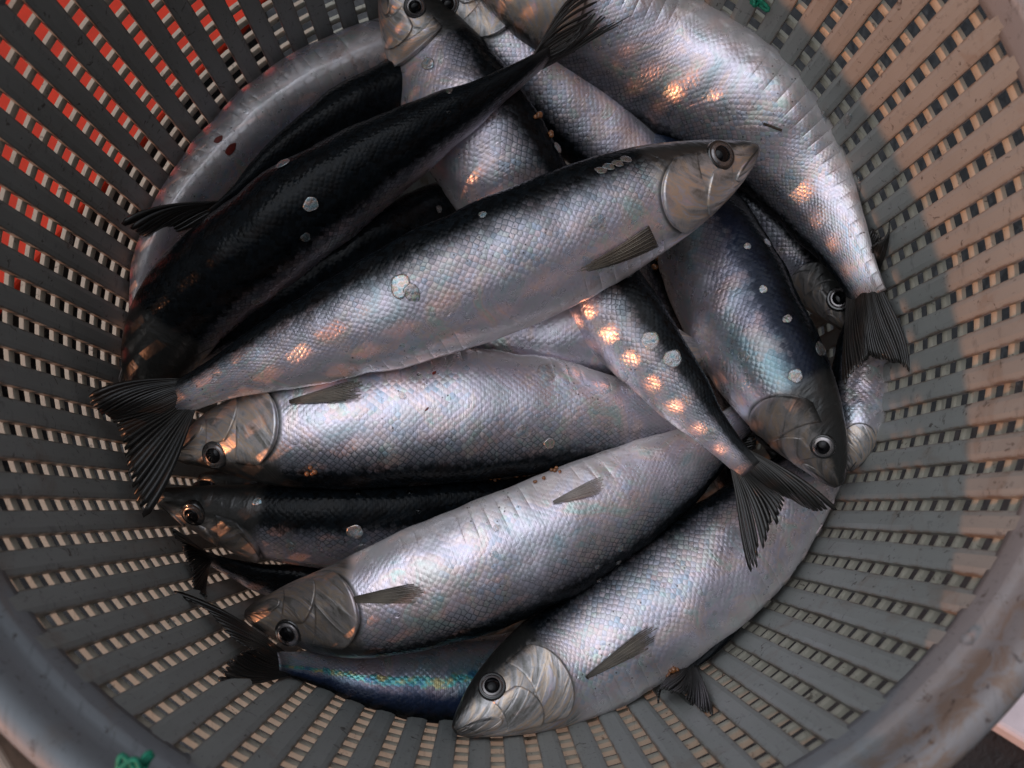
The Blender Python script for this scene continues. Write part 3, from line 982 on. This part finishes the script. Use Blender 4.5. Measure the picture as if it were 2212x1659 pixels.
F1 = make_fish('silver fish on top in the centre with black back and orange light spots',
               [(1636, 318, -.104), (1570, 352, -.102), (1470, 395, -.099), (1370, 435, -.097), (1210, 508, -.096), (1040, 580, -.096), (860, 655, -.099),
                (680, 728, -.105), (520, 795, -.111), (365, 868, -.116)],
               0.0278, (-0.4, -0.9), 3, shift=0.0, ratio=0.62, tail=((195, 848, -.108), (314, 1120, -.120), (240, 922, -.114)))

surface_fin(F1, 'pectoral_fin', (1412, 510), (1236, 590), 50, M_PECT, taper=False, curve=-6)
surface_fin(F12, 'pectoral_fin', (625, 868), (795, 838), 42, M_PECT)
surface_fin(F14, 'pectoral_fin', (742, 1298), (925, 1278), 42, M_PECT)
surface_fin(F15, 'pectoral_fin', (1266, 1464), (1425, 1362), 42, M_PECT)
surface_fin(F14, 'pelvic_fin', (1195, 1085), (1312, 1042), 34, M_PALE)

if DEBUG:
    for F in ALL:
        worst = 0
        for i in range(41):
            for a in range(16):
                p = F.pos(i / 40, a * math.pi / 8)
                worst = max(worst, math.hypot(p.x, p.y) - Rz(p.z))
        tw = max(math.hypot(p.x, p.y) - Rz(p.z) for p in F.tail_pts)
        print('WALL %.1fmm tail %.1fmm L=%.3f %s' % (worst * 1000, tw * 1000, F.L, F.root['label']))
        for G in ALL:
            if G is F: continue
            n = sum(1 for i in range(0, 41) for a in range(16) if inside(G, F.pos(i / 40, a * math.pi / 8)))
            if n > 12: print('    overlap', n, G.root['label'][:40])

# ------------------------------------------------------------------ small things lying on the fish
def drop(u, v):
    d = ray_dir(u, v)
    best = None
    for F in ALL:
        h = F.bvh.ray_cast(CAM_LOC, d)
        if h[0] is not None and (best is None or h[3] < best[3]):
            best = (h[0], h[1], F, h[3])
    if best is None:
        p = at(u, v, -.15)
        return p, Vector((0, 0, 1))
    n = best[1]
    if n.dot(d) > 0:
        n = -n
    return best[0], n

def disc(name, u, v, rx, ry, label, mat, rot=0.0, lift=0.0004, cat='fish scale', group='loose scales stuck on the fish', curl=0.05):
    p, n = drop(u, v)
    right = (CAM_R @ Vector((1, 0, 0)))
    e1 = (right - n * right.dot(n)).normalized(); e2 = n.cross(e1)
    c, s = math.cos(rot), math.sin(rot)
    e1, e2 = e1 * c + e2 * s, e2 * c - e1 * s
    vv, ff = [], []
    M = 24; RN = 5
    for i in range(1, RN + 1):
        r = i / RN
        for j in range(M):
            a = 2 * math.pi * j / M
            wob = 1 + 0.06 * math.sin(3 * a + u) * r + 0.04 * math.sin(5 * a + v)
            h = lift + curl * rx * (1 - r * r) + 0.0002
            vv.append(e1 * (rx * r * wob * math.cos(a)) + e2 * (ry * r * wob * math.sin(a)) + n * h)
    ff.append(tuple(range(M)))
    for i in range(RN - 1):
        for j in range(M):
            j2 = (j + 1) % M
            ff.append((i * M + j, (i + 1) * M + j, (i + 1) * M + j2, i * M + j2))
    o = mesh_obj(name, vv, ff, mat)
    o.location = p
    sm = o.modifiers.new('thickness', 'SOLIDIFY'); sm.thickness = 0.00008; sm.offset = 1
    tag(o, label, cat, group)
    return o

SC = [
    (612, 355, 3.7, 3.3, 'bright rainbow scale on the dark fish near the upper left wall'),
    (671, 441, 3.6, 3.1, 'blue green scale split by a dark line on the topmost black back'),
    (865, 618, 5.6, 4.2, 'large white scale on the central fish flank, left of a touching pair'),
    (890, 632, 4.2, 3.4, 'smaller white scale on the central fish flank, right of a touching pair'),
    (767, 1147, 4.0, 3.5, 'rainbow scale on the black backed fish at left, upper one of two'),
    (784, 1185, 4.2, 3.4, 'green and orange scale on the black backed fish at left, lower one of two'),
    (1186, 957, 2.6, 2.6, 'small shiny scale on the middle fish low flank, lower of two'),
    (1130, 931, 3.2, 3.6, 'greenish scale on the middle fish flank, upper of two'),
    (1203, 320, 3.0, 3.4, 'bright green pink scale in the gap above the central fish'),
    (260, 893, 2.8, 3.2, 'pale oval scale on the central fish tail at the left wall'),
    (905, 96, 3.6, 3.2, 'white scale just under the eye of the top fish'),
    (925, 138, 3.2, 3.4, 'white scale on the cheek of the top fish below its eye'),
    (1700, 690, 2.0, 2.4, 'tiny pink scale on the bluish right fish'),
    (1770, 755, 3.4, 3.8, 'dark amber scale above the gill of the bluish right fish'),
    (1718, 812, 3.4, 3.4, 'pinkish scale on the gill cover of the bluish right fish'),
    (1608, 770, 2.8, 3.2, 'pale scale on the belly side of the bluish right fish'),
    (1452, 775, 4.2, 4.4, 'mint green scale midway on the tail down fish'),
    (1405, 735, 4.4, 4.2, 'pink scale on the tail down fish above the mint green one'),
    (1535, 935, 4.0, 3.6, 'mint white scale near the tail of the tail down fish'),
    (1335, 1213, 1.3, 1.3, 'tiny glinting scale on the dark side of the violet fish, upper of two'),
    (1292, 1252, 1.4, 1.3, 'tiny glinting scale on the dark side of the violet fish, lower of two'),
    (1180, 805, 4.6, 4.6, 'transparent looking brownish scale on the middle fish belly'),
    (825, 1290, 3.6, 3.4, 'clear round scale on the side fin of the violet fish'),
    (1290, 480, 4.0, 3.4, 'brownish scale behind the gill of the central fish'),
]
for i, (u, v_, rx, ry, lab) in enumerate(SC):
    disc('loose_scale', u, v_, rx * 0.92e-3, ry * 0.92e-3, lab, M_SCALE if i in (0, 1, 2, 3, 4, 6, 8, 10, 11) else M_CLEAR, rot=i * 0.7)

rs = random.Random(5)
n_ = 0
while n_ < 26:
    u, v_ = rs.uniform(330, 1850), rs.uniform(120, 1520)
    if math.hypot((u - 1090) / 800, (v_ - 830) / 720) > 0.9:
        continue
    rr0 = rs.uniform(1.1, 2.2) * 1e-3
    disc('loose_scale', u, v_, rr0, rr0 * rs.uniform(0.7, 1.0), 'tiny clear loose scale stuck on a fish flank', M_CLEAR, rot=rs.uniform(0, 3), group='tiny clear scales scattered over the fish')
    n_ += 1

# a row of raised scales behind the head of the central fish
for i, (u, v_) in enumerate([(1298, 370), (1315, 362), (1334, 355), (1352, 346)]):
    disc('lifted_scale', u, v_, 0.0017, 0.0026, 'lifted scales in a row behind the head of the central fish', M_CLEAR, rot=1.2, group='lifted scales behind the central head')

def roe(u, v, n, rad, label, spread):
    p, nn = drop(u, v)
    bm = bmesh.new()
    right = (CAM_R @ Vector((1, 0, 0)))
    e1 = (right - nn * right.dot(nn)).normalized(); e2 = nn.cross(e1)
    for k in range(n):
        a = rnd.random() * 6.28; rr = spread * math.sqrt(rnd.random())
        c = e1 * math.cos(a) * rr + e2 * math.sin(a) * rr + nn * rad * 0.6
        bmesh.ops.create_icosphere(bm, subdivisions=2, radius=rad * rnd.uniform(.7, 1.1), matrix=Matrix.Translation(c))
    me = bpy.data.meshes.new('roe_clump'); bm.to_mesh(me); bm.free()
    me.polygons.foreach_set('use_smooth', [True] * len(me.polygons))
    me.materials.append(M_ROE)
    o = bpy.data.objects.new('roe_clump', me); COL.objects.link(o); o.location = p
    tag(o, label, 'roe', 'orange roe grains on the fish')
for (u, v_, n, rad, lab, spr) in [
    (1068, 1037, 5, .0012, 'orange roe clump on the black back of the middle fish, leftmost of a row', .0024),
    (1122, 1030, 6, .0011, 'orange roe clump on the black back of the middle fish, second in a row', .0026),
    (1160, 1036, 3, .0008, 'small orange roe grains trailing between two clumps on the middle fish', .0030),
    (1200, 1020, 4, .0010, 'orange roe clump on the black back of the middle fish, rightmost of a row', .0022),
    (1160, 250, 5, .0013, 'orange roe in the dark gap beside the topmost black back', .0022),
    (1187, 290, 5, .0012, 'orange roe in the dark gap lower beside the rainbow scale', .0022),
    (1450, 1452, 9, .0013, 'large brown orange roe lump by the small tail at the bottom', .0034),
    (1420, 570, 6, .0014, 'orange roe grains in a line under the chin of the central fish', .0034),
    (675, 1018, 5, .0012, 'glinting orange roe behind the gill of the middle fish', .0026),
]:
    roe(u, v_, n, rad, lab, spr)

M_BLOOD = make_simple('dried blood', (0.16, 0.018, 0.012), 0.35, 0.0, 0.2, 0.4, 500)
for (u, v_, rx, ry, lab) in [
    (498, 322, 3.4, 1.8, 'dark red blood spot on the pale fish at the upper left wall, larger of two'),
    (472, 302, 2.4, 1.4, 'dark red blood spot on the pale fish at the upper left wall, smaller of two'),
    (938, 806, 1.0, 0.6, 'small red blood fleck near the belly edge of the middle fish'),
    (922, 884, 1.1, 0.4, 'thin red blood fleck on the bright flank of the middle fish'),
]:
    disc('blood_spot', u, v_, rx * 1e-3, ry * 1e-3, lab, M_BLOOD, rot=0.8, lift=0.00005, cat='blood spot', group='blood spots on the fish', curl=0.02)

# wet glints: small water beads
rs = random.Random(9)
k_ = 0
while k_ < 22:
    u, v_ = rs.uniform(340, 1830), rs.uniform(120, 1520)
    if math.hypot((u - 1090) / 800, (v_ - 830) / 720) > 0.9:
        continue
    p, nn = drop(u, v_)
    bm = bmesh.new(); bmesh.ops.create_uvsphere(bm, u_segments=14, v_segments=8, radius=1.0)
    rad = rs.uniform(0.0007, 0.0015)
    rot = nn.to_track_quat('Z', 'Y').to_matrix()
    for vv_ in bm.verts:
        c_ = vv_.co
        vv_.co = rot @ Vector((c_.x * rad * 1.2, c_.y * rad, c_.z * rad * 0.55))
    me = bpy.data.meshes.new('water_drop'); bm.to_mesh(me); bm.free()
    me.polygons.foreach_set('use_smooth', [True] * len(me.polygons)); me.materials.append(M_WATER)
    o = bpy.data.objects.new('water_drop', me); COL.objects.link(o); o.location = p
    tag(o, 'tiny clear water bead on a wet fish', 'water drop', 'tiny water beads on the fish')
    k_ += 1

# twig on the big silver fish
def tube(name, pts, rad, mat, label, cat):
    cu = bpy.data.curves.new(name, 'CURVE'); cu.dimensions = '3D'; cu.bevel_depth = rad; cu.bevel_resolution = 2
    sp = cu.splines.new('POLY'); sp.points.add(len(pts) - 1)
    base = Vector(pts[0])
    for q_, p_ in zip(sp.points, pts):
        q_.co = (*(Vector(p_) - base), 1)
    o = bpy.data.objects.new(name, cu)
    dg = None
    me = bpy.data.meshes.new_from_object(o)
    bpy.data.objects.remove(o)
    me.materials.clear(); me.materials.append(mat)
    o = bpy.data.objects.new(name, me); COL.objects.link(o); o.location = base
    tag(o, label, cat)
    return o
pts = [drop(1648 + 8 * i, 268 + 3 * i)[0] + Vector((0, 0, .0006)) for i in range(6)]
tube('twig', pts, 0.0006, M_TWIG, 'thin brown twig lying on the big silver fish at upper right', 'twig')

def wall_pt(u, v, off=0.0008):
    """first crossing of the view ray with the inside of the basket wall"""
    d = ray_dir(u, v)
    lo = 0.02
    for k in range(4000):
        p = CAM_LOC + d * (lo + k * 0.00025)
        if p.z < 0.03 and math.hypot(p.x, p.y) > Rz(min(p.z, 0.2)) - off:
            return p
    return CAM_LOC + d * 0.3
def twine(u, v, n, size, label):
    p = wall_pt(u, v)
    pts = []
    for k in range(n):
        a = k * 1.9
        pts.append(p + Vector((math.cos(a), math.sin(a * 1.3), math.sin(a * 0.7) * .5)) * size * (0.4 + 0.6 * rnd.random()))
    P, _ = catmull(pts, n * 8)
    inner = []
    for q_ in P:
        r = math.hypot(q_.x, q_.y); lim = Rz(q_.z) - 0.0012 if q_.z < 0.01 else 0.1822
        if r > lim:
            q_ = Vector((q_.x * lim / r, q_.y * lim / r, q_.z))
        inner.append(q_)
    tube('twine', inner, 0.0008, M_TWINE, label, 'twine')
def wall_disc(u, v, rx, ry, rot, label):
    p = wall_pt(u, v, 0.0006)
    n = Vector((-p.x, -p.y, 0)).normalized()
    up = Vector((0, 0, 1)); side = up.cross(n)
    e1, e2 = side * math.cos(rot) + up * math.sin(rot), up * math.cos(rot) - side * math.sin(rot)
    vv, ff = [], []
    for j in range(20):
        a = 2 * math.pi * j / 20
        w_ = 1 + 0.1 * math.sin(3 * a + u)
        vv.append(e1 * rx * w_ * math.cos(a) + e2 * ry * w_ * math.sin(a) + n * 0.0001)
    ff.append(tuple(range(20)))
    o = mesh_obj('loose_scale', vv, ff, M_CLEAR); o.location = p
    sm = o.modifiers.new('thickness', 'SOLIDIFY'); sm.thickness = 0.00008; sm.offset = 1
    tag(o, label, 'fish scale', 'loose scales stuck on the basket wall')
for q_ in [(1779, 254, .0045, .0022, 1.9, 'pale scale on the right wall just above the big silver fish'),
           (1831, 257, .0050, .0020, 1.7, 'orange tinged scale on the right wall above the big silver fish'),
           (1850, 395, .0040, .0040, 0.3, 'round grey scale on the right wall beside the big silver fish'),
           (420, 1140, .0026, .0020, 0.8, 'small scale on the lower left wall by the dark fish'),
           (150, 520, .0032, .0026, 0.2, 'clear scale on a slat of the left wall')]:
    wall_disc(*q_)
twine(284, 1664, 16, 0.005, 'tangle of green twine on the rim at lower left')
twine(1640, 2, 10, 0.005, 'scrap of green twine high on the wall at the top')

def droplet(u, v, r, label):
    p = wall_pt(u, v, 0.0)
    bm = bmesh.new(); bmesh.ops.create_uvsphere(bm, u_segments=16, v_segments=10, radius=r)
    me = bpy.data.meshes.new('water_drop'); bm.to_mesh(me); bm.free()
    me.polygons.foreach_set('use_smooth', [True] * len(me.polygons)); me.materials.append(M_WATER)
    o = bpy.data.objects.new('water_drop', me); COL.objects.link(o); o.location = p
    tag(o, label, 'water drop', 'water drops on the basket')
droplet(400, 1637, .0016, 'water drop at the top of a slot near the lower left rim')
droplet(2090, 1380, .0018, 'water drop in a slot at the right just below the rim')

for o in scene.objects:
    if '__o' in o:
        del o['__o']
